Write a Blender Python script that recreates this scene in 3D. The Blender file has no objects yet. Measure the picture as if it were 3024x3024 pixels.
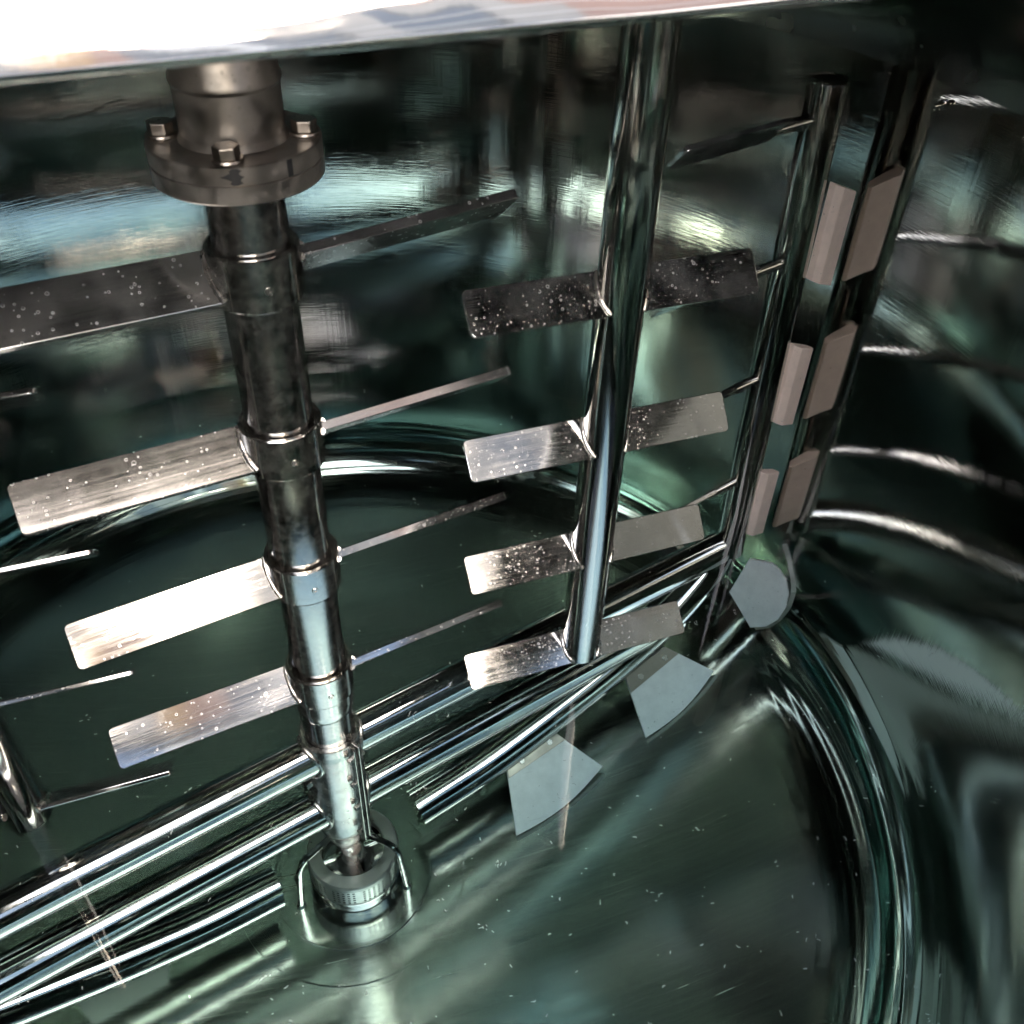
import bpy, bmesh, math, random
from mathutils import Vector, Matrix
PI = math.pi
R_ = math.radians
random.seed(7)
S = bpy.context.scene
COL = S.collection

# ------------------------------------------------------------------ camera
cd = bpy.data.cameras.new("camera"); cam = bpy.data.objects.new("camera", cd); COL.objects.link(cam)
cd.sensor_fit = 'HORIZONTAL'; cd.sensor_width = 36.0; cd.lens = 33.344
cd.clip_start = 0.02; cd.clip_end = 500
rt = Vector((0.96301283, -0.2678373, 0.0294869)); up = Vector((0.15450436, 0.63852501, 0.7539325)); fw = Vector((0.22075936, 0.72149081, -0.65628981))
M = Matrix.Identity(4)
for i, v in enumerate((rt, up, -fw)):
    for j in range(3): M[j][i] = v[j]
M.translation = Vector((0, -0.98161253, 1.26144283))
cam.matrix_world = M
cd.dof.use_dof = True; cd.dof.focus_distance = 1.45; cd.dof.aperture_fstop = 7.0
S.camera = cam

# ------------------------------------------------------------------ light
SUN_EL = 40.0; SUN_ROT = 153.0      # clockwise from +y; behind the brick building, so the tank lies in its shade
w = bpy.data.worlds.new("World"); S.world = w; w.use_nodes = True
nt = w.node_tree; nt.nodes.clear()
out = nt.nodes.new("ShaderNodeOutputWorld"); bg = nt.nodes.new("ShaderNodeBackground"); sky = nt.nodes.new("ShaderNodeTexSky")
sky.sky_type = 'NISHITA'; sky.sun_disc = False; sky.sun_elevation = R_(SUN_EL); sky.sun_rotation = R_(SUN_ROT)
sky.air_density = 1.0; sky.dust_density = 6.0; sky.ozone_density = 0.6
bg.inputs[1].default_value = 0.15
# broken bright cloud over the whole sky
tcw = nt.nodes.new("ShaderNodeTexCoord"); nz = nt.nodes.new("ShaderNodeTexNoise"); nz.inputs['Scale'].default_value = 2.6; nz.inputs['Detail'].default_value = 6; nz.inputs['Roughness'].default_value = .55
nt.links.new(tcw.outputs['Generated'], nz.inputs['Vector'])
cr = nt.nodes.new("ShaderNodeValToRGB"); cr.color_ramp.elements[0].position = .46; cr.color_ramp.elements[0].color = (0, 0, 0, 1)
cr.color_ramp.elements[1].position = .66; cr.color_ramp.elements[1].color = (5.6, 5.2, 4.4, 1)
nt.links.new(nz.outputs['Fac'], cr.inputs[0])
ad = nt.nodes.new("ShaderNodeMix"); ad.data_type = 'RGBA'; ad.blend_type = 'ADD'; ad.inputs[0].default_value = 1.0
nt.links.new(sky.outputs[0], ad.inputs[6]); nt.links.new(cr.outputs[0], ad.inputs[7])
nt.links.new(ad.outputs[2], bg.inputs[0]); nt.links.new(bg.outputs[0], out.inputs[0])
sd = bpy.data.lights.new("sun", 'SUN'); sun = bpy.data.objects.new("sun", sd); COL.objects.link(sun)
sd.energy = 2.5; sd.angle = R_(0.5); sd.color = (1.0, 0.93, 0.82)
sun.rotation_euler = (-R_(90 - SUN_EL), 0, -R_(SUN_ROT)); sun.location = (4, -20, 15)
S.view_settings.view_transform = 'Standard'; S.view_settings.look = 'None'
S.view_settings.gamma = 1.0; S.view_settings.use_curve_mapping = False
S.view_settings.exposure = 3.0
cy = S.cycles
cy.max_bounces = 16; cy.glossy_bounces = 14; cy.diffuse_bounces = 4; cy.transmission_bounces = 8; cy.transparent_max_bounces = 24
cy.sample_clamp_indirect = 6.0; cy.blur_glossy = 0.3

# ------------------------------------------------------------------ materials
def new_mat(name):
    m = bpy.data.materials.new(name); m.use_nodes = True
    return m, m.node_tree, m.node_tree.nodes["Principled BSDF"]
def N(nt, t, **kw):
    n = nt.nodes.new(t)
    for k, v in kw.items(): setattr(n, k, v)
    return n
def L(nt, a, b): nt.links.new(a, b)
def coords(nt, scale=(1, 1, 1), kind='Object'):
    tc = N(nt, "ShaderNodeTexCoord"); mp = N(nt, "ShaderNodeMapping")
    mp.inputs['Scale'].default_value = scale
    L(nt, tc.outputs[kind], mp.inputs[0]); return mp.outputs[0]
def noise(nt, vec, scale, detail=3, rough=.5):
    n = N(nt, "ShaderNodeTexNoise"); n.inputs['Scale'].default_value = scale
    n.inputs['Detail'].default_value = detail; n.inputs['Roughness'].default_value = rough
    L(nt, vec, n.inputs['Vector']); return n.outputs['Fac']
def ramp(nt, fac, stops):
    r = N(nt, "ShaderNodeValToRGB")
    while len(r.color_ramp.elements) < len(stops): r.color_ramp.elements.new(.5)
    for e, (p, c) in zip(r.color_ramp.elements, stops):
        e.position = p; e.color = (c, c, c, 1) if not isinstance(c, tuple) else (*c, 1)
    L(nt, fac, r.inputs[0]); return r.outputs[0]
def math_(nt, op, a, b=None, c=None):
    n = N(nt, "ShaderNodeMath", operation=op)
    for i, x in enumerate((a, b, c)):
        if x is None: continue
        if isinstance(x, (int, float)): n.inputs[i].default_value = x
        else: L(nt, x, n.inputs[i])
    return n.outputs[0]
def bump(nt, h, strength, dist, normal=None):
    b = N(nt, "ShaderNodeBump"); b.inputs['Strength'].default_value = strength; b.inputs['Distance'].default_value = dist
    L(nt, h, b.inputs['Height'])
    if normal is not None: L(nt, normal, b.inputs['Normal'])
    return b.outputs[0]
def cyl_coords(nt, sa, sr, sz):
    """angle, radius and height about the vertical axis, scaled"""
    tc = N(nt, "ShaderNodeTexCoord"); sp = N(nt, "ShaderNodeSeparateXYZ"); L(nt, tc.outputs['Object'], sp.inputs[0])
    ang = math_(nt, 'ARCTAN2', sp.outputs[1], sp.outputs[0])
    x2 = math_(nt, 'MULTIPLY', sp.outputs[0], sp.outputs[0]); y2 = math_(nt, 'MULTIPLY', sp.outputs[1], sp.outputs[1])
    r = math_(nt, 'SQRT', math_(nt, 'ADD', x2, y2))
    c = N(nt, "ShaderNodeCombineXYZ")
    L(nt, math_(nt, 'MULTIPLY', ang, sa), c.inputs[0]); L(nt, math_(nt, 'MULTIPLY', r, sr), c.inputs[1]); L(nt, math_(nt, 'MULTIPLY', sp.outputs[2], sz), c.inputs[2])
    return c.outputs[0]

STEEL = (0.56, 0.55, 0.52)
def wall_mat():
    m, t, b = new_mat("polished_wall_steel")
    b.inputs['Metallic'].default_value = 1; b.inputs['Base Color'].default_value = (*STEEL, 1)
    a = cyl_coords(t, 80, 1, 1.6)          # upright streaks left by the polishing wheel
    g = cyl_coords(t, 9, 1, 420)           # fine grain round the shell
    wv = cyl_coords(t, 3.0, 1, 3.0)        # broad dents
    n1 = noise(t, a, 1.0, 5, .6); n2 = noise(t, g, 1.0, 2); n3 = noise(t, wv, 1.0, 2)
    nn = bump(t, n1, .10, .0007); nn = bump(t, n2, .13, .0005, nn); nn = bump(t, n3, .16, .004, nn)
    L(t, nn, b.inputs['Normal'])
    L(t, ramp(t, n1, [(.3, .03), (.75, .075)]), b.inputs['Roughness'])
    return m
def bottom_mat():
    m, t, b = new_mat("brushed_bottom_steel")
    b.inputs['Metallic'].default_value = 1; b.inputs['Base Color'].default_value = (0.55, 0.56, 0.52, 1)
    r = cyl_coords(t, 3, 60, 60)           # rings from turning
    v = coords(t, (1, 1, 1)); s = coords(t, (2.0, 46, 1)); s2 = coords(t, (60, 5, 1))
    n1 = noise(t, r, 1.0, 3); n2 = noise(t, v, 7.5, 3, .55); n3 = noise(t, s, 3.0, 4, .6); n4 = noise(t, s2, 1.0, 3)
    ln = N(t, "ShaderNodeVectorMath", operation='LENGTH'); fl = N(t, "ShaderNodeVectorMath", operation='MULTIPLY'); fl.inputs[1].default_value = (1, 1, 0)
    L(t, coords(t), fl.inputs[0]); L(t, fl.outputs[0], ln.inputs[0])
    flat = ramp(t, ln.outputs['Value'], [(.80, 1.0), (.90, .10)])       # the turned knuckle is smooth, the dished floor is not
    nk = noise(t, cyl_coords(t, .7, 42, 42), 1.0, 1)                      # spinning rings on the knuckle
    nn = bump(t, math_(t, 'MULTIPLY', nk, math_(t, 'SUBTRACT', 1.0, flat)), .45, .0020)
    nn = bump(t, n1, .14, .0008, nn); nn = bump(t, math_(t, 'MULTIPLY', n2, flat), .28, .0028, nn)
    nn = bump(t, math_(t, 'MULTIPLY', n3, flat), .12, .0007, nn); nn = bump(t, math_(t, 'MULTIPLY', n4, flat), .10, .0007, nn)
    L(t, nn, b.inputs['Normal'])
    ro = math_(t, 'ADD', math_(t, 'ADD', .055, math_(t, 'MULTIPLY', flat, .015)), math_(t, 'MULTIPLY', ramp(t, n3, [(.3, .04), (.75, .13)]), flat))
    sc_ = math_(t, 'MAXIMUM', scratches(t, 28, 240, .70), math_(t, 'MAXIMUM', scratches(t, -35, 210, .71), scratches(t, 62, 260, .71)))
    ro = math_(t, 'ADD', ro, math_(t, 'MULTIPLY', math_(t, 'MULTIPLY', sc_, flat), .09))
    L(t, ro, b.inputs['Roughness'])
    return m
def tube_mat(name="polished_tube_steel", col=STEEL, rg=(.04, .14)):
    m, t, b = new_mat(name)
    b.inputs['Metallic'].default_value = 1; b.inputs['Base Color'].default_value = (*col, 1)
    v = coords(t, (1, 1, .25)); n1 = noise(t, v, 60, 4, .65); n2 = noise(t, coords(t), 380, 2)
    st = math_(t, 'GREATER_THAN', n2, .72)
    f = math_(t, 'ADD', n1, math_(t, 'MULTIPLY', st, .3))
    L(t, ramp(t, f, [(.35, rg[0]), (.8, rg[1])]), b.inputs['Roughness'])
    L(t, bump(t, n1, .05, .0008), b.inputs['Normal'])
    return m
def dusty_mat(name, col, dust, amount, rg=(.12, .4), nsc=26):
    """steel with a dried film and water spots"""
    m, t, b = new_mat(name)
    v = coords(t)
    n1 = noise(t, v, nsc, 6, .68); n2 = noise(t, v, 900, 2)
    vo = N(t, "ShaderNodeTexVoronoi"); vo.inputs['Scale'].default_value = 95; L(t, v, vo.inputs['Vector'])
    sp = N(t, "ShaderNodeSeparateColor"); L(t, vo.outputs['Color'], sp.inputs[0])
    rad = math_(t, 'MULTIPLY', math_(t, 'SUBTRACT', sp.outputs[0], .35), .42)
    dot = math_(t, 'LESS_THAN', vo.outputs['Distance'], rad)
    film = ramp(t, n1, [(.42, 0.0), (.72, amount)])
    mask = math_(t, 'MINIMUM', math_(t, 'ADD', film, math_(t, 'MULTIPLY', dot, amount * .6)), .9)
    mask = math_(t, 'MULTIPLY', mask, math_(t, 'ADD', .6, math_(t, 'MULTIPLY', n2, .6)))
    mx = N(t, "ShaderNodeMix", data_type='RGBA'); mx.inputs[6].default_value = (*col, 1); mx.inputs[7].default_value = (*dust, 1); L(t, mask, mx.inputs[0])
    L(t, mx.outputs[2], b.inputs['Base Color'])
    L(t, math_(t, 'SUBTRACT', 1.0, math_(t, 'MULTIPLY', mask, .9)), b.inputs['Metallic'])
    L(t, ramp(t, n1, [(.3, rg[0]), (.8, rg[1])]), b.inputs['Roughness'])
    L(t, bump(t, n1, .05, .0008), b.inputs['Normal'])
    return m
def scratches(t, ang, scale, thr):
    """thin straight scratches running at an angle"""
    tc = N(t, "ShaderNodeTexCoord"); mp = N(t, "ShaderNodeMapping"); mp.inputs['Rotation'].default_value = (0, 0, R_(ang)); mp.inputs['Scale'].default_value = (scale * .008, scale, scale * .1)
    mp.inputs['Location'].default_value = (ang * .13, ang * .07, 0)
    L(t, tc.outputs['Object'], mp.inputs[0]); n = noise(t, mp.outputs[0], 1.0, 2)
    return math_(t, 'GREATER_THAN', n, thr)
def blade_mat(name="water_spotted_plate_steel", rl=(.04, .11), fl=(.01, .18)):
    """flat brushed plate, dotted with dried drops that left pale rings"""
    m, t, b = new_mat(name)
    v = coords(t)
    oi = N(t, "ShaderNodeObjectInfo"); ad = N(t, "ShaderNodeVectorMath", operation='ADD')
    cm = N(t, "ShaderNodeCombineXYZ"); L(t, math_(t, 'MULTIPLY', oi.outputs['Random'], 9.0), cm.inputs[0]); L(t, math_(t, 'MULTIPLY', oi.outputs['Random'], 31.0), cm.inputs[1])
    L(t, v, ad.inputs[0]); L(t, cm.outputs[0], ad.inputs[1]); vv = ad.outputs[0]
    dens = noise(t, vv, 14, 2)
    masks = []
    for sc, lo, k, seed in ((85, .50, .55, 0), (150, .40, .55, 1), (290, .45, .6, 2)):
        vo = N(t, "ShaderNodeTexVoronoi"); vo.inputs['Scale'].default_value = sc; L(t, vv, vo.inputs['Vector'])
        sp = N(t, "ShaderNodeSeparateColor"); L(t, vo.outputs['Color'], sp.inputs[0])
        rad = math_(t, 'MULTIPLY', math_(t, 'MULTIPLY', math_(t, 'SUBTRACT', sp.outputs[seed], lo), k), math_(t, 'ADD', .35, dens))
        d = vo.outputs['Distance']
        ins = math_(t, 'LESS_THAN', d, rad)
        ring = math_(t, 'MULTIPLY', ins, math_(t, 'GREATER_THAN', d, math_(t, 'MULTIPLY', rad, .68)))
        masks.append(math_(t, 'ADD', math_(t, 'MULTIPLY', ring, .20), math_(t, 'MULTIPLY', ins, .11)))
    spots = math_(t, 'MAXIMUM', math_(t, 'MAXIMUM', masks[0], masks[1]), math_(t, 'MULTIPLY', masks[2], .55))
    film = ramp(t, noise(t, vv, 17, 6, .65), [(.40, fl[0]), (.82, fl[1])])
    mask = math_(t, 'MINIMUM', math_(t, 'ADD', spots, film), .8)
    mx = N(t, "ShaderNodeMix", data_type='RGBA'); mx.inputs[6].default_value = (.43, .425, .415, 1); mx.inputs[7].default_value = (.62, .62, .62, 1); L(t, mask, mx.inputs[0])
    L(t, mx.outputs[2], b.inputs['Base Color'])
    L(t, math_(t, 'SUBTRACT', 1.0, math_(t, 'MULTIPLY', mask, .8)), b.inputs['Metallic'])
    br = noise(t, coords(t, (6, 260, 260)), 1.0, 3)
    ro = math_(t, 'ADD', ramp(t, br, [(.3, rl[0]), (.75, rl[1])]), math_(t, 'MULTIPLY', mask, .35))
    L(t, ro, b.inputs['Roughness'])
    nn = bump(t, br, .12, .0005); nn = bump(t, noise(t, vv, 9, 2), .10, .003, nn); nn = bump(t, spots, .3, .0006, nn)
    L(t, nn, b.inputs['Normal'])
    return m
def plain_mat(name, col, rough=.6, nscale=40, var=.12, bmp=.15, spec=.5):
    m, t, b = new_mat(name)
    n = noise(t, coords(t), nscale, 5, .6)
    lo = tuple(c * (1 - var) for c in col); hi = tuple(min(1, c * (1 + var)) for c in col)
    L(t, ramp(t, n, [(.3, lo), (.7, hi)]), b.inputs['Base Color'])
    b.inputs['Roughness'].default_value = rough; b.inputs['Specular IOR Level'].default_value = spec
    L(t, bump(t, n, bmp, .001), b.inputs['Normal'])
    return m
def plastic_mat(name, col):
    m, t, b = new_mat(name); v = coords(t)
    n = noise(t, v, 35, 6, .65); vo = N(t, "ShaderNodeTexVoronoi"); vo.inputs['Scale'].default_value = 130; L(t, v, vo.inputs['Vector'])
    sp = N(t, "ShaderNodeSeparateColor"); L(t, vo.outputs['Color'], sp.inputs[0])
    dot = math_(t, 'LESS_THAN', vo.outputs['Distance'], math_(t, 'MULTIPLY', math_(t, 'SUBTRACT', sp.outputs[0], .82), 1.3))
    scr = math_(t, 'GREATER_THAN', noise(t, coords(t, (9, 120, 60)), 2.2, 3), .68)
    f = math_(t, 'ADD', math_(t, 'MULTIPLY', dot, .55), math_(t, 'ADD', math_(t, 'MULTIPLY', scr, .16), ramp(t, n, [(.35, 0.0), (.75, .28)])))
    mx = N(t, "ShaderNodeMix", data_type='RGBA'); mx.inputs[6].default_value = (*col, 1); mx.inputs[7].default_value = (*[c * .45 for c in col], 1); L(t, f, mx.inputs[0])
    L(t, mx.outputs[2], b.inputs['Base Color']); b.inputs['Roughness'].default_value = .45
    L(t, bump(t, math_(t, 'ADD', n, scr), .15, .0006), b.inputs['Normal']); return m
def water_mat():
    m = bpy.data.materials.new("clear_water"); m.use_nodes = True; t = m.node_tree; t.nodes.clear()
    o = N(t, "ShaderNodeOutputMaterial"); tr = N(t, "ShaderNodeBsdfTransparent"); gl = N(t, "ShaderNodeBsdfGlossy")
    gl.inputs['Roughness'].default_value = 0.0
    gl.inputs['Color'].default_value = (1, 1, 1, 1)
    ge = N(t, "ShaderNodeNewGeometry"); fr = N(t, "ShaderNodeFresnel")
    # 1.333 seen from either side, as the sheet lets light pass straight
    ior = math_(t, 'ADD', 1.333, math_(t, 'MULTIPLY', ge.outputs['Backfacing'], 1 / 1.333 - 1.333))
    L(t, ior, fr.inputs['IOR'])
    n = noise(t, coords(t), 7, 2); nn = bump(t, n, .05, .002)
    L(t, nn, gl.inputs['Normal'])
    mx = N(t, "ShaderNodeMixShader"); L(t, fr.outputs[0], mx.inputs[0]); L(t, tr.outputs[0], mx.inputs[1]); L(t, gl.outputs[0], mx.inputs[2])
    L(t, mx.outputs[0], o.inputs['Surface'])
    ab = N(t, "ShaderNodeVolumeAbsorption"); ab.inputs['Color'].default_value = (0.34, 0.68, 0.65, 1); ab.inputs['Density'].default_value = 0.9
    L(t, ab.outputs[0], o.inputs['Volume'])
    return m

MW = wall_mat(); MB_ = bottom_mat(); MT = tube_mat(col=(.50, .49, .465)); MBL = blade_mat(); MBL2 = blade_mat("brushed_plate_steel", (.10, .20), (.04, .22)); MBL3 = blade_mat("bright_plate_steel", (.04, .10), (.02, .12))
MSH = dusty_mat("spotted_shaft_steel", (.40, .39, .37), (.36, .36, .34), .12, (.07, .22), 75)
MFL = dusty_mat("stained_flange_steel", (.33, .30, .27), (.18, .165, .145), .75, (.28, .5))
MCL = dusty_mat("collar_steel", (.50, .485, .45), (.36, .36, .34), .12, (.07, .22), 75)
MHUB = dusty_mat("hub_steel", (.38, .38, .36), (.34, .35, .33), .4, (.12, .32), 45)
MWE = tube_mat("weld_bead_steel", (.55, .52, .48), (.2, .42))
MBO = tube_mat("bolt_steel", (.55, .52, .48), (.2, .4))
MPT = plastic_mat("pale_grey_plastic", (.76, .78, .76))
MPK = plastic_mat("beige_plastic", (.82, .66, .57))
MFB = tube_mat('dull_bolt_steel', (.36, .32, .28), (.25, .45))
MINK = plain_mat("black_marker_ink", (.012, .012, .013), .5)
MSTRIP = dusty_mat("clamp_strip_steel", (.36, .33, .28), (.26, .24, .20), .7, (.3, .5))
MSPK = plain_mat("pale_floating_dust", (.40, .41, .39), .7)
MRIM = tube_mat("polished_rim_steel", (.75, .73, .71), (.05, .10))
MLID, t_, b_ = new_mat("unpolished_lid_steel"); b_.inputs["Metallic"].default_value = 1; b_.inputs["Base Color"].default_value = (.12, .118, .11, 1)
L(t_, ramp(t_, noise(t_, coords(t_), 9, 3), [(.3, .15), (.7, .30)]), b_.inputs["Roughness"])
MRG = dusty_mat("satin_ring_steel", (.50, .50, .48), (.42, .43, .41), .5, (.26, .45), 60)
MWAT = water_mat()

# ------------------------------------------------------------------ mesh helpers
def obj(name, bm, mat, parent=None, smooth=True, angle=22):
    me = bpy.data.meshes.new(name)
    bmesh.ops.recalc_face_normals(bm, faces=bm.faces)
    if smooth:
        for f in bm.faces: f.smooth = True
        for e in bm.edges:
            if len(e.link_faces) == 2 and e.calc_face_angle(0) > R_(angle): e.smooth = False
    bm.to_mesh(me); bm.free(); me.materials.append(mat)
    o = bpy.data.objects.new(name, me); COL.objects.link(o)
    if parent: o.parent = parent
    return o
def thing(name, label, cat, loc=(0, 0, 0), group=None):
    o = bpy.data.objects.new(name, None); o.empty_display_size = .1; COL.objects.link(o); o.location = loc
    o['label'] = label; o['category'] = cat
    if group: o['group'] = group
    return o
def lathe(prof, n=96, bm=None, c=(0, 0, 0), closed=False, a0=0, a1=2 * PI):
    bm = bm or bmesh.new(); rings = []
    full = abs(a1 - a0 - 2 * PI) < 1e-6
    m = n if full else n + 1
    for r, z in prof:
        if r < 1e-7: rings.append([bm.verts.new((c[0], c[1], c[2] + z))])
        else: rings.append([bm.verts.new((c[0] + r * math.cos(a0 + (a1 - a0) * i / n), c[1] + r * math.sin(a0 + (a1 - a0) * i / n), c[2] + z)) for i in range(m)])
    pairs = list(zip(rings, rings[1:]))
    if closed: pairs.append((rings[-1], rings[0]))
    for A, B in pairs:
        for i in range(n):
            j = (i + 1) % m if full else i + 1
            if len(A) == 1 and len(B) == 1: continue
            if len(A) == 1: bm.faces.new((A[0], B[j], B[i]))
            elif len(B) == 1: bm.faces.new((A[i], A[j], B[0]))
            else: bm.faces.new((A[i], A[j], B[j], B[i]))
    return bm
def tube(pts, rad, n=20, bm=None, cap=True):
    bm = bm or bmesh.new(); pts = [Vector(p) for p in pts]
    rads = rad if isinstance(rad, (list, tuple)) else [rad] * len(pts)
    rings = []; prev = None
    for i, p in enumerate(pts):
        t = ((pts[min(i + 1, len(pts) - 1)] - p).normalized() + (p - pts[max(i - 1, 0)]).normalized()).normalized()
        if prev is None:
            u = t.orthogonal().normalized()
        else:
            u = (prev - t * prev.dot(t)).normalized()
        prev = u; v = t.cross(u)
        rings.append([bm.verts.new(p + (u * math.cos(2 * PI * k / n) + v * math.sin(2 * PI * k / n)) * rads[i]) for k in range(n)])
    for A, B in zip(rings, rings[1:]):
        for k in range(n): bm.faces.new((A[k], A[(k + 1) % n], B[(k + 1) % n], B[k]))
    if cap:
        bm.faces.new(rings[0][::-1]); bm.faces.new(rings[-1])
    return bm
def smooth_path(pts, sub=8):
    """Catmull-Rom through the points"""
    P = [Vector(p) for p in pts]; P = [P[0] * 2 - P[1]] + P + [P[-1] * 2 - P[-2]]; o = []
    for i in range(1, len(P) - 2):
        for k in range(sub):
            t = k / sub; a, b, c, d = P[i - 1:i + 3]
            o.append(.5 * ((2 * b) + (c - a) * t + (2 * a - 5 * b + 4 * c - d) * t * t + (3 * b - a - 3 * c + d) * t ** 3))
    o.append(P[-2]); return o
def prism(poly, h, bm=None, mtx=None, bevel=0):
    """polygon in the xy plane, thickness h centred on z"""
    b = bmesh.new()
    lo = [b.verts.new((x, y, -h / 2)) for x, y in poly]; hi = [b.verts.new((x, y, h / 2)) for x, y in poly]
    b.faces.new(lo[::-1]); b.faces.new(hi); n = len(poly)
    for i in range(n): b.faces.new((lo[i], lo[(i + 1) % n], hi[(i + 1) % n], hi[i]))
    if bevel: bmesh.ops.bevel(b, geom=b.edges[:], offset=bevel, segments=2, affect='EDGES', profile=.5)
    if mtx is not None: bmesh.ops.transform(b, matrix=mtx, verts=b.verts)
    if bm is None: return b
    me = bpy.data.meshes.new("tmp"); b.to_mesh(me); b.free(); bm.from_mesh(me); bpy.data.meshes.remove(me); return bm
def frame(o, x, y, z):
    m = Matrix.Identity(4)
    for i, v in enumerate((x, y, z)):
        for j in range(3): m[j][i] = v[j]
    m.translation = Vector(o); return m
def rounded_rect(x0, x1, hw, rc, n=4):
    """corner-rounded at the x1 end"""
    p = [(x0, -hw)]
    for k in range(n + 1):
        a = -PI / 2 + PI / 2 * k / n; p.append((x1 - rc + rc * math.cos(a), -hw + rc + rc * math.sin(a)))
    for k in range(n + 1):
        a = PI / 2 * k / n; p.append((x1 - rc + rc * math.cos(a), hw - rc + rc * math.sin(a)))
    p.append((x0, hw)); return p
def blade(phi, z, r0, r1, width, thick, pitch, parent, c=(0, 0), name='blade', mat=None):
    """plate on a radial line; 'pitch' tilts its upper edge towards +n (ahead of the radial line)"""
    a = Vector((math.cos(phi), math.sin(phi), 0)); n = Vector((-math.sin(phi), math.cos(phi), 0))
    e = n * math.cos(pitch) + Vector((0, 0, 1)) * math.sin(pitch); q = a.cross(e)
    bm = prism(rounded_rect(0, r1 - r0, width / 2, min(.007, width * .12)), thick, bevel=.0011)
    o = obj(name, bm, mat or MBL, parent, angle=10)
    o.matrix_parent_inverse = Matrix.Identity(4)
    o.matrix_local = frame(Vector((c[0], c[1], z)) + a * r0, a, e, q)
    return o
def bead_ring(phi, z, rr, width, thick, pitch, parent, c=(0, 0), rad=.0042):
    """weld bead round the root of a plate where it meets a round post of radius rr"""
    a = Vector((math.cos(phi), math.sin(phi), 0)); n = Vector((-math.sin(phi), math.cos(phi), 0)); zz = Vector((0, 0, 1))
    e = n * math.cos(pitch) + zz * math.sin(pitch); q = a.cross(e)
    bm = bmesh.new()
    for s in (-1, 1):
        pts = []; rads = []
        for k in range(15):
            f = -1 + 2 * k / 14
            p = e * (f * width / 2) + q * (s * thick / 2)
            off = p.dot(n); rr2 = math.sqrt(max(rr * rr - off * off, 1e-8))
            pts.append(Vector((c[0], c[1], z)) + p + a * rr2); rads.append(rad * random.uniform(.82, 1.18))
        tube(pts, rads, 8, bm)
    return obj('weld', bm, MWE, parent, angle=70)
def hexbolt(p, axis, r, h, parent, washer=True, name='bolt', mat=None):
    axis = Vector(axis).normalized(); x = axis.orthogonal().normalized(); a = random.uniform(0, 1)
    x = x * math.cos(a) + axis.cross(x) * math.sin(a); y = axis.cross(x); p = Vector(p)
    wt = h * .32 if washer else 0
    b = prism([(r * math.cos(k * PI / 3), r * math.sin(k * PI / 3)) for k in range(6)], h, mtx=frame(p + axis * (wt + h / 2), x, y, axis), bevel=r * .08)
    o = obj(name, b, mat or MBO, parent, angle=12)
    if washer:
        wv = bmesh.new()
        lathe([(0, -wt / 2), (r * 1.14, -wt / 2), (r * 1.19, 0), (r * 1.14, wt / 2), (0, wt / 2)], 28, wv)
        bmesh.ops.transform(wv, matrix=frame(p + axis * wt / 2, x, y, axis), verts=wv.verts)
        obj('washer', wv, mat or MBO, o)
    return o

# ------------------------------------------------------------------ the vessel
ZB = -.52; DD = .385; ZT = ZB + DD; ZW = .86          # an elliptical dished end
def shell_z(r): return ZB + DD * (1 - math.sqrt(max(0, 1 - r * r)))
def shell_profile(off=0.0):
    p = []
    for k in range(81):
        a = PI / 2 * k / 80; p.append((math.sin(a), ZB + DD * (1 - math.cos(a))))
    return [(r + (off if r > .01 else 0), z - off) for r, z in p]
tank = thing('mixing_tank', 'large open polished steel mixing tank with a dished bottom, seen through its manhole', 'mixing tank', (0, 0, 0))
obj('dished_bottom', lathe(shell_profile(), 240), MB_, tank)
obj('tank_wall', lathe([(1, ZT)] + [(1, ZT + (ZW - ZT) * k / 8) for k in range(1, 9)], 240), MW, tank)
for r_, rad_ in ((.22, .0012), (.152, .0014)):
    z_ = shell_z(r_)
    obj('turned_ring', lathe([(r_ - rad_ * 1.6, z_ - .001), (r_ - rad_, z_ + rad_ * .5), (r_, z_ + rad_ * .7), (r_ + rad_, z_ + rad_ * .5), (r_ + rad_ * 1.6, z_ - .0005)], 160), MB_, tank)
# lid: a shallow hood from the wall up to the rolled rim of a rounded manhole, tilted towards the camera side
BD = Vector((.985, .172, 0)).normalized(); BN = Vector((BD.y, -BD.x, 0)); BP = Vector((.052, -.405, 0))   # far edge: direction, side facing the opening, a point under it
HOLE = [(-.55, 0), (.62, 0), (.62, .10), (.40, .565), (-.42, .565), (-.55, .10)]     # along the far edge, out from it
def corner_round(P, rads, n=7):
    o = []
    for i, p in enumerate(P):
        p = Vector(p); a = Vector(P[i - 1]); c = Vector(P[(i + 1) % len(P)]); r = rads[i]
        u = (a - p).normalized() * r; v = (c - p).normalized() * r
        for k in range(n + 1):
            t_ = k / n; o.append(p + u * (1 - t_) ** 2 + v * t_ ** 2)
    return o
loop2 = corner_round(HOLE, [.09, .09, .05, .14, .14, .05])
dense = []
for i, p in enumerate(loop2):
    q = loop2[(i + 1) % len(loop2)]; m_ = max(1, int((q - p).length / .012))
    for k in range(m_): dense.append(p.lerp(q, k / m_))
def hole_pt(p, inset=0.0):
    q = BP + BD * p.x + BN * p.y
    q.z = 1.1 - .22 * max(0, p.y / .565) ** 1.15
    return q
loop = [hole_pt(p) for p in dense]; NLp = len(loop)
inw = []
for i in range(NLp):
    t_ = (loop[(i + 1) % NLp] - loop[i - 1]); t_.z = 0; t_.normalize(); v_ = Vector((t_.y, -t_.x, 0))
    if v_.dot(Vector((.05, -.67, 0)) - Vector((loop[i].x, loop[i].y, 0))) < 0: v_ = -v_
    inw.append(v_)
bm = bmesh.new(); grid = []
NR = 18; cen = Vector((.06, -.66, 0))
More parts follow.
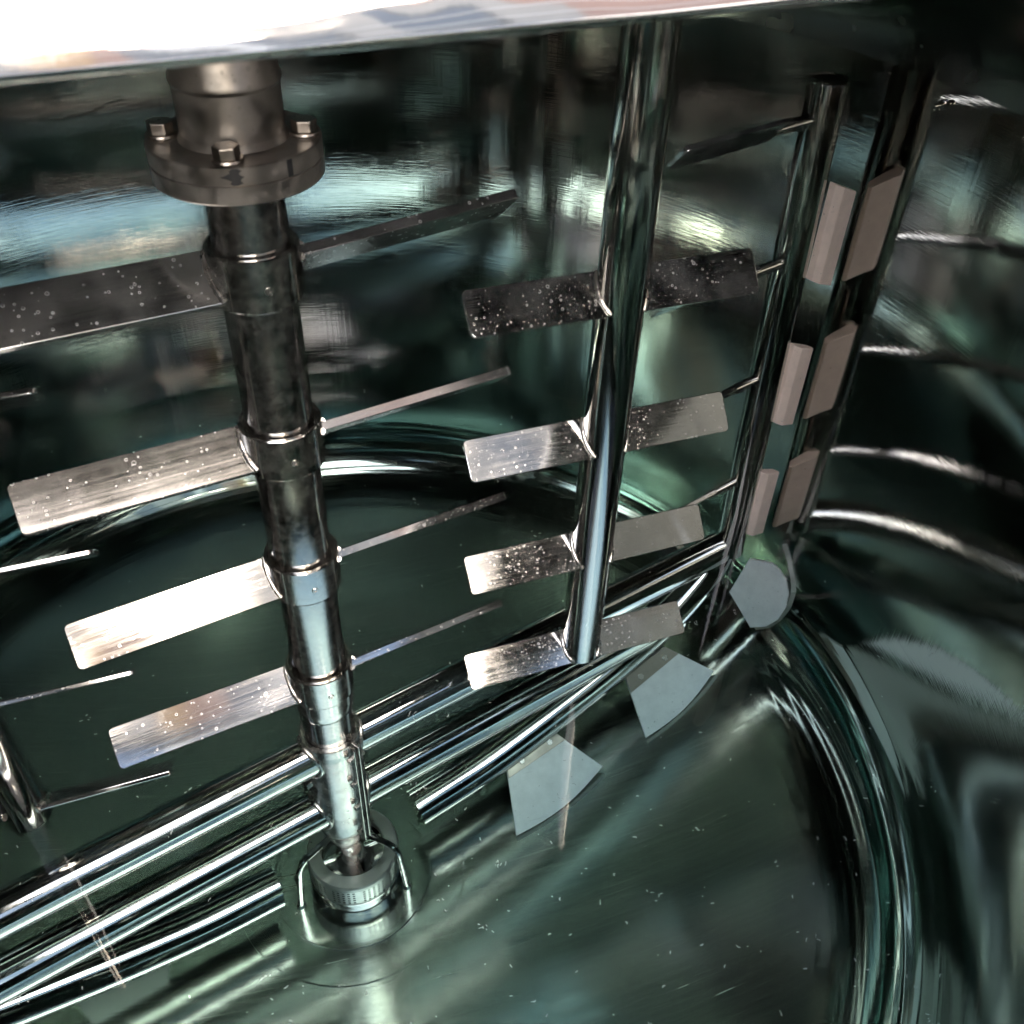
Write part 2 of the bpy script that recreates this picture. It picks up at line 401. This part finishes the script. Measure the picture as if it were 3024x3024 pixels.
for P0, iv in zip(loop, inw):
    B = P0 - iv * .03 + Vector((0, 0, .03)); d_ = Vector((B.x, B.y, 0))
    if d_.length > .985: B.x *= .985 / d_.length; B.y *= .985 / d_.length
    dr = (Vector((B.x, B.y, 0)) - cen).normalized()
    bq = cen.dot(dr); tt = -bq + math.sqrt(bq * bq - cen.dot(cen) + .9996 ** 2); A = cen + dr * tt; A.z = ZW - .002
    row = []
    for k in range(NR + 1):
        f = k / NR; f = f ** 1.8; P = A.lerp(B, f); P.z = A.z + (B.z - A.z) * math.sqrt(max(0, 1 - (1 - f) ** 2.2)); row.append(bm.verts.new(P))
    grid.append(row)
for i in range(NLp):
    for k in range(NR): bm.faces.new((grid[i][k], grid[(i + 1) % NLp][k], grid[(i + 1) % NLp][k + 1], grid[i][k + 1]))
obj('lid', bm, MLID, tank, angle=50)
prof = [(.0, 0), (.006, .0005), (.0105, .003), (.012, .007)]
for k in range(1, 13):
    f = k / 12; prof.append((.012 - .028 * f ** 1.2 + .003 * math.sin(PI * f), .007 + .040 * f))
prof += [(-.020, .051), (-.028, .053), (-.05, .053), (-.05, 0.0)]
bm = bmesh.new(); rings = []; s_ = 0
for i, (P0, iv) in enumerate(zip(loop, inw)):
    s_ = P0.dot(BD)
    wob = .0016 * math.sin(s_ * 21) + .0010 * math.sin(s_ * 47 + 1) + .0006 * math.sin(s_ * 90)
    k_ = max(0, min(1, (s_ + .05) / .17)); k_ = 1.38 - .5 * k_ * k_ * (3 - 2 * k_)        # the lip leans back less towards its right end
    rings.append([bm.verts.new(P0 + iv * ((u - .012) * k_ + wob * (v / .05)) + Vector((0, 0, v))) for u, v in prof])
for i in range(NLp):
    A, B = rings[i], rings[(i + 1) % NLp]
    for k in range(len(prof)): bm.faces.new((A[k], A[(k + 1) % len(prof)], B[(k + 1) % len(prof)], B[k]))
obj('manhole_rim', bm, MRIM, tank, angle=50)
# small nozzle on the wall
ft = obj('wall_nozzle', lathe([(r_ * .55, z_ * .45) for r_, z_ in [(0, .0), (.012, .0), (.014, .004), (.012, .010), (.007, .013), (.007, .026), (.010, .028), (.010, .036), (.006, .040), (0, .040)]], 20), MT, tank)
a_ = R_(11.5); ft.matrix_local = frame((.999 * math.cos(a_), .999 * math.sin(a_), .83), (0, 0, 1), (-math.sin(a_), math.cos(a_), 0), (-math.cos(a_), -math.sin(a_), 0))

# water: one closed body a hair outside the inner face of the bottom
bm = bmesh.new()
pw = shell_profile(.002)
lathe([(0, 0)] + [(k / 12 * .986, 0) for k in range(1, 13)] + [(.993, .0006), (.9975, .0022), (1.002, .0055)] + [(1.002, ZT)] + pw[::-1], 160, bm)
wat = obj('water', bm, MWAT); wat['kind'] = 'structure'; wat['label'] = 'clear still water filling the dished bottom of the tank'

# ------------------------------------------------------------------ central agitator
ag = thing('paddle_shaft', 'central vertical steel shaft with bolted flange, collars and four tiers of flat paddles', 'agitator', (0, 0, 0))
obj('neck', lathe([(.0445, 1.16), (.0505, 1.16), (.0505, .985), (.0525, .980), (.0525, .976), (.0505, .972), (.0505, .928), (.054, .9215)], 72), MFL, ag)
obj('flange', lathe([(.03, .9215), (.0835, .9215), (.0848, .9203), (.0848, .9045), (.084, .9035), (.03, .9035)], 96), MFL, ag)
obj('flange', lathe([(.03, .9029), (.084, .9029), (.0848, .902), (.0848, .886), (.0832, .8843), (.03, .8843)], 96), MFL, ag)
for az in (-98, -8, 82, 172):
    a = R_(az); hexbolt((.0685 * math.cos(a), .0685 * math.sin(a), .9215), (0, 0, 1), .0130, .0112, ag, mat=MFB)
def patch(az, z0, z1, wd, rr, jag, parent, name):
    bm = bmesh.new(); rows = []
    for k in range(9):
        z = z0 + (z1 - z0) * k / 8; hw = wd * (1 + jag * math.sin(k * 1.9 + az)) * (1 if not jag else math.sin(PI * (k + .8) / 9.6)); sh = jag * .004 * math.sin(k * 1.1)
        rows.append([bm.verts.new((rr * math.cos(R_(az) + (s * hw + sh) / rr), rr * math.sin(R_(az) + (s * hw + sh) / rr), z)) for s in (-1, -.5, 0, .5, 1)])
    for A, B in zip(rows, rows[1:]):
        for i in range(4): bm.faces.new((A[i], A[i + 1], B[i + 1], B[i]))
    return obj(name, bm, MINK, parent)
patch(-57, .9040, .9204, .0030, .0851, 0, ag, 'ink_mark')
patch(-94, .9045, .9200, .0078, .0851, .45, ag, 'ink_mark')
# the shaft steps down through collars
obj('shaft', lathe([(.0412, .884), (.0412, .60)] + [(.0412, .6 - .66 * k / 6) for k in range(1, 7)], 72), MSH, ag)
TIERS = (.779, .551, .331, .100)
for i, zt in enumerate(TIERS):
    h = .030
    col = obj('collar', lathe([(.0414, zt + h - .006), (.0440, zt + h - .006), (.0440, zt + h), (.0452, zt + h + .0015), (.0492, zt + h + .0015), (.0504, zt + h), (.0504, zt - h + .003), (.0490, zt - h), (.0414, zt - h)], 72), MCL, ag)
    a = R_(-78)
    sc = obj('set_screw', lathe([(0, .0005), (.0016, .0005), (.0018, .0016), (.0040, .0016), (.0046, .0008), (.0046, -.003)], 18), MBO, col)
    sc.matrix_local = frame((.0502 * math.cos(a), .0502 * math.sin(a), zt - .003), (0, 0, 1), (-math.sin(a), math.cos(a), 0), (math.cos(a), math.sin(a), 0))
    for phi in (R_(192.5 + (2.2 if i == 2 else 0)), R_((20.5, 15.2, 14.8, 14.8)[i])):
        pt_ = R_(180 - (43, 41, 45, 44.5)[i])
        blade(phi, zt - .002, .040, (.309 if phi > PI else (.336, .316, .314, .314)[i]), .0615, .0122, pt_, ag, mat=MBL2 if i < 2 else MBL3)
        bead_ring(phi, zt - .002, .0502, .060, .0122, pt_, ag)
obj('lower_sleeve', lathe([(.0414, .071), (.0462, .071), (.0462, .044), (.0455, .043), (.0455, .030), (.0440, .024), (.0414, .024)], 72), MCL, ag)

# ------------------------------------------------------------------ anchor frame turning round it
PH = R_(19); AV = Vector((math.cos(PH), math.sin(PH), 0)); NV = Vector((math.sin(PH), -math.cos(PH), 0))   # NV faces the camera
an = thing('anchor_frame', 'tubular steel anchor frame with twin cross beams, outer posts and plastic scrapers', 'anchor agitator', (0, 0, 0))
hub = obj('hub', lathe([(.0418, -.042), (.0490, -.042), (.0500, -.0435), (.0500, -.20), (.0480, -.30), (.0460, -.312), (.0310, -.316)], 72), MHUB, an)
obj('lower_bush', lathe([(.0300, -.314), (.0300, -.352), (.0285, -.355), (.0285, -.372), (.026, -.376), (.012, -.376)], 48), MHUB, an)
obj('spindle', lathe([(.0145, -.375), (.0145, -.40), (.0175, -.402), (.0175, -.412), (.013, -.416), (.013, -.455), (0, -.455)], 36), MHUB, an)
for az in (-52, 128):
    a = R_(az); rv = Vector((math.cos(a), math.sin(a), 0)); tv = Vector((-math.sin(a), math.cos(a), 0))
    for s in (-1, 1):
        p = obj('clamp_ear', prism([(-.135, 0), (.135, 0), (.135, .0165), (-.135, .0165)], .0075, bevel=.0012), MHUB, an, angle=10)
        p.matrix_local = frame(rv * .0475 + tv * (s * .0052) + Vector((0, 0, -.180)), Vector((0, 0, 1)), rv, Vector((0, 0, 1)).cross(rv))
    for zb in (-.07, -.14, -.21, -.285):
        for s in (-1,):
            hexbolt(rv * .0565 + tv * (s * .0090) + Vector((0, 0, zb)), tv * s, .0058, .0075, an, washer=False)
hexbolt(Vector((-.047, -.012, -.165)), (-.8, -.6, 0), .0085, .010, an, washer=False)

def fr(al, z, off=0.0): return AV * al + NV * off + Vector((0, 0, z))
def post_xy(z, s):      # the outer posts lean a touch
    f = (z + .1) / .94
    return Vector((.8705 + (.854 - .8705) * f, .291 + (.303 - .291) * f, 0)) * s
for s in (1, -1):
    obj('cross_beam', tube([fr(s * .035, -.088), fr(s * .45, -.088), fr(s * .89, -.09)], .0345, 32), MT, an)
    obj('cross_beam', tube([fr(s * .035, -.250), fr(s * .45, -.247), fr(s * .80, -.242)], .0345, 32), MT, an)
    obj('bottom_bar', tube(smooth_path([fr(s * .147, -.416), fr(s * .33, -.392), fr(s * .594, -.316), fr(s * .76, -.240), fr(s * .868, -.155), fr(s * .915, -.085)]), [.0385] * 24 + [.0385 - .0085 * k / 16 for k in range(17)], 32), MT, an)
    # weld collars at the hub
    for zc in (-.088, -.250):
        pts = []
        for k in range(29):
            t_ = 2 * PI * k / 28; yv = .036 * math.cos(t_); zv = .036 * math.sin(t_)
            pts.append(fr(s * math.sqrt(max(.0505 ** 2 - yv * yv, 1e-6)), zc + zv, yv))
        obj('weld', tube(pts, [random.uniform(.0034, .005) for _ in pts], 8), MWE, an, angle=70)
    top, bot = .842, -.10
    pp = [post_xy(top - (top - bot) * k / 14, s) + Vector((0, 0, top - (top - bot) * k / 14)) for k in range(15)]
    bm = tube(pp, .0300, 32, cap=False)
    obj('post', bm, MT, an)
    pt = post_xy(top, s)
    obj('post_cap', lathe([(0, top - .001), (.0270, top - .001), (.0285, top + .0015), (.0305, top + .001), (.0308, top - .002), (.0300, top - .004)], 32, c=(pt.x, pt.y, 0)), MT, an)
    for zt in (.786, .557, .331, .096):
        c = post_xy(zt, s); phi = math.atan2(-c.y, -c.x) + R_(2.0)
        pit = R_(50)
        blade(phi, zt, .098, .305, .050, .008, pit, an, c=(c.x, c.y))
        a = Vector((math.cos(phi), math.sin(phi), 0))
        obj('blade_stem', tube([Vector((c.x, c.y, zt)) + a * .02, Vector((c.x, c.y, zt)) + a * .07, Vector((c.x, c.y, zt)) + a * .108], [.0105, .0095, .0075], 20), MT, an)
# scrapers ------------------------------------------------------------
def plate_from(pts, thick, name, mat, parent, flip=None):
    """solid plate from an outline of points in space (near-planar)"""
    P = [Vector(p) for p in pts]; c = sum(P, Vector()) / len(P); nn = Vector()
    for i in range(len(P)): nn += (P[i] - c).cross(P[(i + 1) % len(P)] - c)
    nn.normalize()
    if nn.z < 0: nn = -nn
    bm = bmesh.new()
    hi = [bm.verts.new(p + nn * thick / 2) for p in P]; lo = [bm.verts.new(p - nn * thick / 2) for p in P]
    bm.faces.new(hi); bm.faces.new(lo[::-1])
    for i in range(len(P)): bm.faces.new((hi[i], hi[(i + 1) % len(P)], lo[(i + 1) % len(P)], lo[i]))
    bmesh.ops.triangulate(bm, faces=[f for f in bm.faces if len(f.verts) > 4])
    return obj(name, bm, mat, parent, angle=12), nn
def flatten(P):
    c = sum(P, Vector()) / len(P); nn = Vector()
    for i in range(len(P)): nn += (P[i] - c).cross(P[(i + 1) % len(P)] - c)
    nn.normalize(); return [p - nn * (p - c).dot(nn) for p in P]
def scraper(T0, T1, b0, b1, o0, o1, s, strip_f=.27):
    """flared plate: upper edge T0-T1 (along, off, z) on the bar, lower edge b0..b1 resting on the dish"""
    T0, T1 = fr(s * T0[0], T0[2], s * T0[1]), fr(s * T1[0], T1[2], s * T1[1]); low = []
    for k in range(9):
        f = k / 8; al = b1 + (b0 - b1) * f; of = (o1 + (o0 - o1) * f + .015 * math.sin(PI * f))
        low.append(fr(s * al, shell_z(math.hypot(al, of)) + .010, of * s))
    Q = flatten([T0, T1] + low); T0, T1, low = Q[0], Q[1], Q[2:]
    o, nn = plate_from(Q, .007, 'scraper', MPT, an)
    B0, B1 = low[-1], low[0]; up_ = nn * .0068
    st, _ = plate_from([T0 + up_, T1 + up_, T1.lerp(B1, strip_f) + up_, T0.lerp(B0, strip_f) + up_], .004, 'clamp_strip', MSTRIP, o)
    m0 = T0.lerp(B0, strip_f * .58); m1 = T1.lerp(B1, strip_f * .58)
    for f in (.26, .80): hexbolt(m0.lerp(m1, f) + nn * .0088, nn, .0066, .0050, o, washer=False)
    return o
for s in (1, -1):
    scraper((.358, .004, -.410), (.467, .016, -.382), .306, .531, .126, .112, s)
    scraper((.649, .024, -.318), (.748, .034, -.278), .640, .829, .122, .108, s)
# the trailing pair on the other side of each bar
for s in (1, -1):
    pts = [fr(s * .955, -.118, .040 * s), fr(s * .905, -.195, .045 * s), fr(s * .940, -.262, .100 * s), fr(s * .952, -.245, .128 * s), fr(s * .962, -.218, .143 * s), fr(s * .969, -.185, .148 * s), fr(s * .973, -.155, .142 * s), fr(s * .980, -.130, .122 * s), fr(s * .985, -.118, .098 * s), fr(s * .983, -.112, .075 * s)]
    plate_from(flatten(pts), .009, 'corner_scraper', MPT, an)
# beige wall scrapers on the outer posts: wedge blocks reaching the wall
for s in (1, -1):
    for zt, zb in ((.700, .535), (.412, .245), (.128, -.035)):
        zm = (zt + zb) / 2; c = post_xy(zm, 1)
        ar = Vector((math.cos(PH), math.sin(PH), 0)); tg = Vector((math.sin(PH), -math.cos(PH), 0))
        A = Vector((.915 * math.cos(R_(17.1)), .915 * math.sin(R_(17.1)), 0)); Bq = Vector((.986 * math.cos(R_(17.25)), .986 * math.sin(R_(17.25)), 0))
        dv = (Bq - A).normalized(); nv = Vector((dv.y, -dv.x, 0)); ln = (Bq - A).length
        def P(u, v): q = A + dv * u + nv * v; return (q.x * s, q.y * s)
        poly = [P(.012, .004), P(.024, .0135), P(ln - .004, .006), P(ln, .0), P(ln - .010, -.009), P(.012, -.009)]
        b = prism(poly, zt - zb, mtx=Matrix.Translation((0, 0, zm)), bevel=.0016)
        for v in b.verts: v.co.z -= .42 * max(0, math.hypot(v.co.x, v.co.y) - .915)
        obj('wall_scraper', b, MPK, an, angle=12)

# ------------------------------------------------------------------ fixed baffle posts
MX, MY = .4522, .0511
def baffle(s, label):
    t_ = thing('baffle_post', label, 'baffle', (s * MX, s * MY, 0), 'fixed baffle posts')
    obj('post', lathe([(.0335, 1.16), (.0335, -.030)] + [(.0335 * math.cos(k * PI / 12) if k < 6 else 0, -.030 - .012 * math.sin(k * PI / 12)) for k in range(1, 7)], 48), MT, t_)
    for i, zt in enumerate((.674, .443, .219, -.014)):
        p1, p2 = (R_(44), R_(50)) if i < 3 else (R_(38), R_(42))
        base = 0 if s > 0 else PI
        blade(base + R_(184.6), zt, .025, .211, .0615, .0065, R_(180) - p1, t_)
        blade(base + R_(4.6), zt, .025, .200, .0615, .0065, p2, t_)
        bead_ring(base + R_(184.6), zt, .0332, .060, .0065, R_(180) - p1, t_, rad=.0036)
        bead_ring(base + R_(4.6), zt, .0332, .060, .0065, p2, t_, rad=.0036)
    return t_
baffle(1, 'thick dark vertical post with four tiers of plates, right of the flanged shaft')
baffle(-1, 'rounded lower end of a vertical post dipping into the water at the left edge')

# ------------------------------------------------------------------ at the bottom: rotor head and bearing bracket
he = thing('rotor_head', 'round perforated steel mixing head standing at the centre of the tank floor', 'mixer head', (.008, 0, 0))
ZR0, ZR1, RR = -.480, -.421, .0868
obj('ring', lathe([(.060, ZR1 - .012), (.060, ZR1), (.0615, ZR1 + .0012), (RR - .003, ZR1 + .0012), (RR, ZR1 - .002), (RR + .0006, ZR1 - .008), (RR - .001, ZR1 - .010)], 96), MRG, he)
bm = bmesh.new(); NC = 112; NZ = 11; vs = [[bm.verts.new((RR * math.cos(2 * PI * i / NC), RR * math.sin(2 * PI * i / NC), ZR1 - .010 + (ZR0 + .004 - ZR1 + .010) * k / NZ)) for i in range(NC)] for k in range(NZ + 1)]
for k in range(NZ):
    for i in range(NC):
        if i % 2 == 1 and k % 2 == 1 and (i % 12) != 11: continue
        j = (i + 1) % NC; bm.faces.new((vs[k][i], vs[k][j], vs[k + 1][j], vs[k + 1][i]))
pb = obj('perforated_band', bm, MRG, he, angle=80)
obj('hole_shade_liner', lathe([(RR - .006, ZR1 - .011), (RR - .006, ZR0)], 96), plain_mat("hole_shade_black", (.02, .02, .02), .5), he)  # near-black liner added behind the holes, painted as the shade inside them
obj('base_ring', lathe([(RR - .001, ZR0 + .004), (RR + .002, ZR0 + .0035), (RR + .002, ZR0), (RR - .004, ZR0 - .006), (RR - .006, ZB + .004)], 96), MT, he)
obj('rotor', lathe([(.0595, ZR1 - .034), (.040, ZR1 - .036), (.030, ZR1 - .018), (.024, ZR1 - .010), (.018, ZR1 - .004), (.016, ZR1 - .004)], 64), MHUB, he)
for k in range(4):
    a = R_(10 + 90 * k); d = Vector((math.cos(a), math.sin(a), 0)); e = Vector((-math.sin(a), math.cos(a), 0))
    o = obj('spoke', prism([(.018, -.005), (.0615, -.0035), (.0615, .0035), (.018, .005)], .010, bevel=.001), MT, he, angle=10)
    o.matrix_local = frame(Vector((0, 0, ZR1 - .012)), d, e, Vector((0, 0, 1)))
br = thing('bearing_bracket', 'three bent steel rods holding the shaft tip above the perforated mixing head', 'bracket', (0, 0, 0))
obj('collar', lathe([(.0302, -.338), (.0335, -.339), (.034, -.344), (.034, -.356), (.0335, -.360), (.0302, -.361)], 48), MHUB, br)
for az in (201, 332, 88):
    a = R_(az); d = Vector((math.cos(a), math.sin(a), 0))
    zf = shell_z(.113)
    path = smooth_path([d * .031 + Vector((0, 0, -.352)), d * .062 + Vector((0, 0, -.364)), d * .086 + Vector((0, 0, -.376)), d * .098 + Vector((0, 0, -.392)), d * .103 + Vector((0, 0, -.42)), d * .112 + Vector((0, 0, zf))], 6)
    rod = obj('rod', tube(path, .0060, 14), MT, br)
    obj('weld', lathe([(.0, zf + .006), (.0062, zf + .006), (.0085, zf + .002), (.0100, zf - .001)], 14, c=(d.x * .112, d.y * .112, 0)), MWE, rod)

# ------------------------------------------------------------------ dust floating on the water
bm = bmesh.new(); rnd = random.Random(3)
def speck(x, y):
    n = rnd.randint(1, 4); a = rnd.uniform(0, 2 * PI); px, py = x, y
    for _ in range(n):
        a += rnd.uniform(-1.4, 1.4); ln = rnd.uniform(.0008, .0024); wd = rnd.uniform(.00025, .0006)
        qx, qy = px + ln * math.cos(a), py + ln * math.sin(a); nx, ny = -math.sin(a) * wd, math.cos(a) * wd
        lo = [bm.verts.new((px + nx, py + ny, .0008)), bm.verts.new((qx + nx, qy + ny, .0008)), bm.verts.new((qx - nx, qy - ny, .0008)), bm.verts.new((px - nx, py - ny, .0008))]
        ap = bm.verts.new(((px + qx) / 2, (py + qy) / 2, .0008 + wd))
        for i in range(4): bm.faces.new((lo[i], lo[(i + 1) % 4], ap))
        bm.faces.new(lo[::-1]); px, py = qx, qy
cnt = 0
while cnt < 620:
    r = math.sqrt(rnd.random()) * .96; a = rnd.uniform(0, 2 * PI); x, y = r * math.cos(a), r * math.sin(a)
    if rnd.random() > .25 + .75 * max(0, min(1, (.25 - y) / .6)): continue
    if math.hypot(x, y) < .05 or math.hypot(x - MX, y - MY) < .04 or math.hypot(x + MX, y + MY) < .04: continue
    speck(x, y); cnt += 1
    if rnd.random() < .08:
        for _ in range(rnd.randint(2, 5)): speck(x + rnd.gauss(0, .005), y + rnd.gauss(0, .005)); cnt += 1
o = obj('floating_specks', bm, MSPK, smooth=False); o['kind'] = 'stuff'; o['label'] = 'tiny pale specks floating on the water'

# ------------------------------------------------------------------ outside, seen only as reflections in the steel
gb = prism([(-40, -40), (40, -40), (40, 40), (-40, 40)], .1, mtx=Matrix.Translation((0, 0, -1.65)))
g = obj('ground', gb, plain_mat("concrete_ground", (.22, .21, .20), .85, 3), smooth=False); g['kind'] = 'structure'
bd = thing('brick_building', 'brick building beyond the tank opening, mirrored in the polished steel', 'building', (0, -10, -1.6))
def slab(name, x0, x1, z0, z1, y0, y1, mat):
    b = prism([(x0, y0), (x1, y0), (x1, y1), (x0, y1)], z1 - z0, mtx=Matrix.Translation((0, 0, (z0 + z1) / 2)))
    return obj(name, b, mat, bd, smooth=False)
MBR = plain_mat("red_brick", (.34, .22, .18), .85, 3); MOR = plain_mat("orange_brick", (.44, .28, .15), .8, 3)
MGR = plain_mat("grey_render", (.34, .32, .30), .8, 2); MGL = plain_mat("grey_glass", (.15, .16, .175), .15, 1); MWH = plain_mat("white_trim", (.62, .60, .58), .7)
xs = [(.9, 1.5, MGR, 12.4), (1.5, 1.75, MGL, 12.4), (1.75, 2.1, MOR, 12.4), (2.1, 2.75, MBR, 12.4), (2.75, 3.5, MGL, 12.4), (3.5, 3.9, MWH, 12.4), (3.9, 4.5, MGL, 12.4), (4.5, 5.8, MGR, 18), (5.8, 7.0, MGL, 18), (7.0, 8.2, MGR, 18), (8.2, 12, MBR, 18), (12, 13, MGL, 18), (13, 20, MBR, 18)]
for i, (x0, x1, m, hh) in enumerate(xs):
    slab('facade_panel', x0 + .02, x1 - .02, 0, hh - (.5 if m is MGL else 0), -.3 - (.15 if m is MGL else 0), 0 - (.12 if m is MGL else 0), m)
slab('upper_storey', .92, 2.0, 12.75, 16.5, -.4, 0, MGR)
slab('cornice', .9, 4.5, 12.4, 12.7, -.5, .25, MWH)
slab('cornice', 4.45, 20.2, 18, 18.4, -.5, .3, MWH)
for k in range(3): slab('floor_band', .85, 20.1, 2.8 + 3.1 * k, 3.05 + 3.1 * k, -.2, .08, MWH)
sh = thing('sky_blocker', 'added unseen dark block left of the tank opening, hiding the low sky from the steel', 'sky blocker', (-9, -2, -1.6))  # added out of view to keep low sky out of the steel's reflections
MBLK = plain_mat("dark_green_blocker", (.035, .042, .04), .6, 2); MBLKT = plain_mat("dark_blocker_top", (.08, .08, .085), .7, 2)
for y0, y1 in ((-14, -7), (-7, 0), (0, 7), (7, 14)):
    obj('blocker_panel', prism([(0, y0 + .03), (.12, y0 + .03), (.12, y1 - .03), (0, y1 - .03)], 11.4, mtx=Matrix.Translation((0, 0, 5.7))), MBLK, sh, smooth=False)
rb = prism([(-6, -14.2), (.5, -14.2), (.5, 14.2), (-6, 14.2)], .2, mtx=Matrix.Translation((0, 0, 11.55)))
obj('blocker_top', rb, MBLKT, sh, smooth=False)
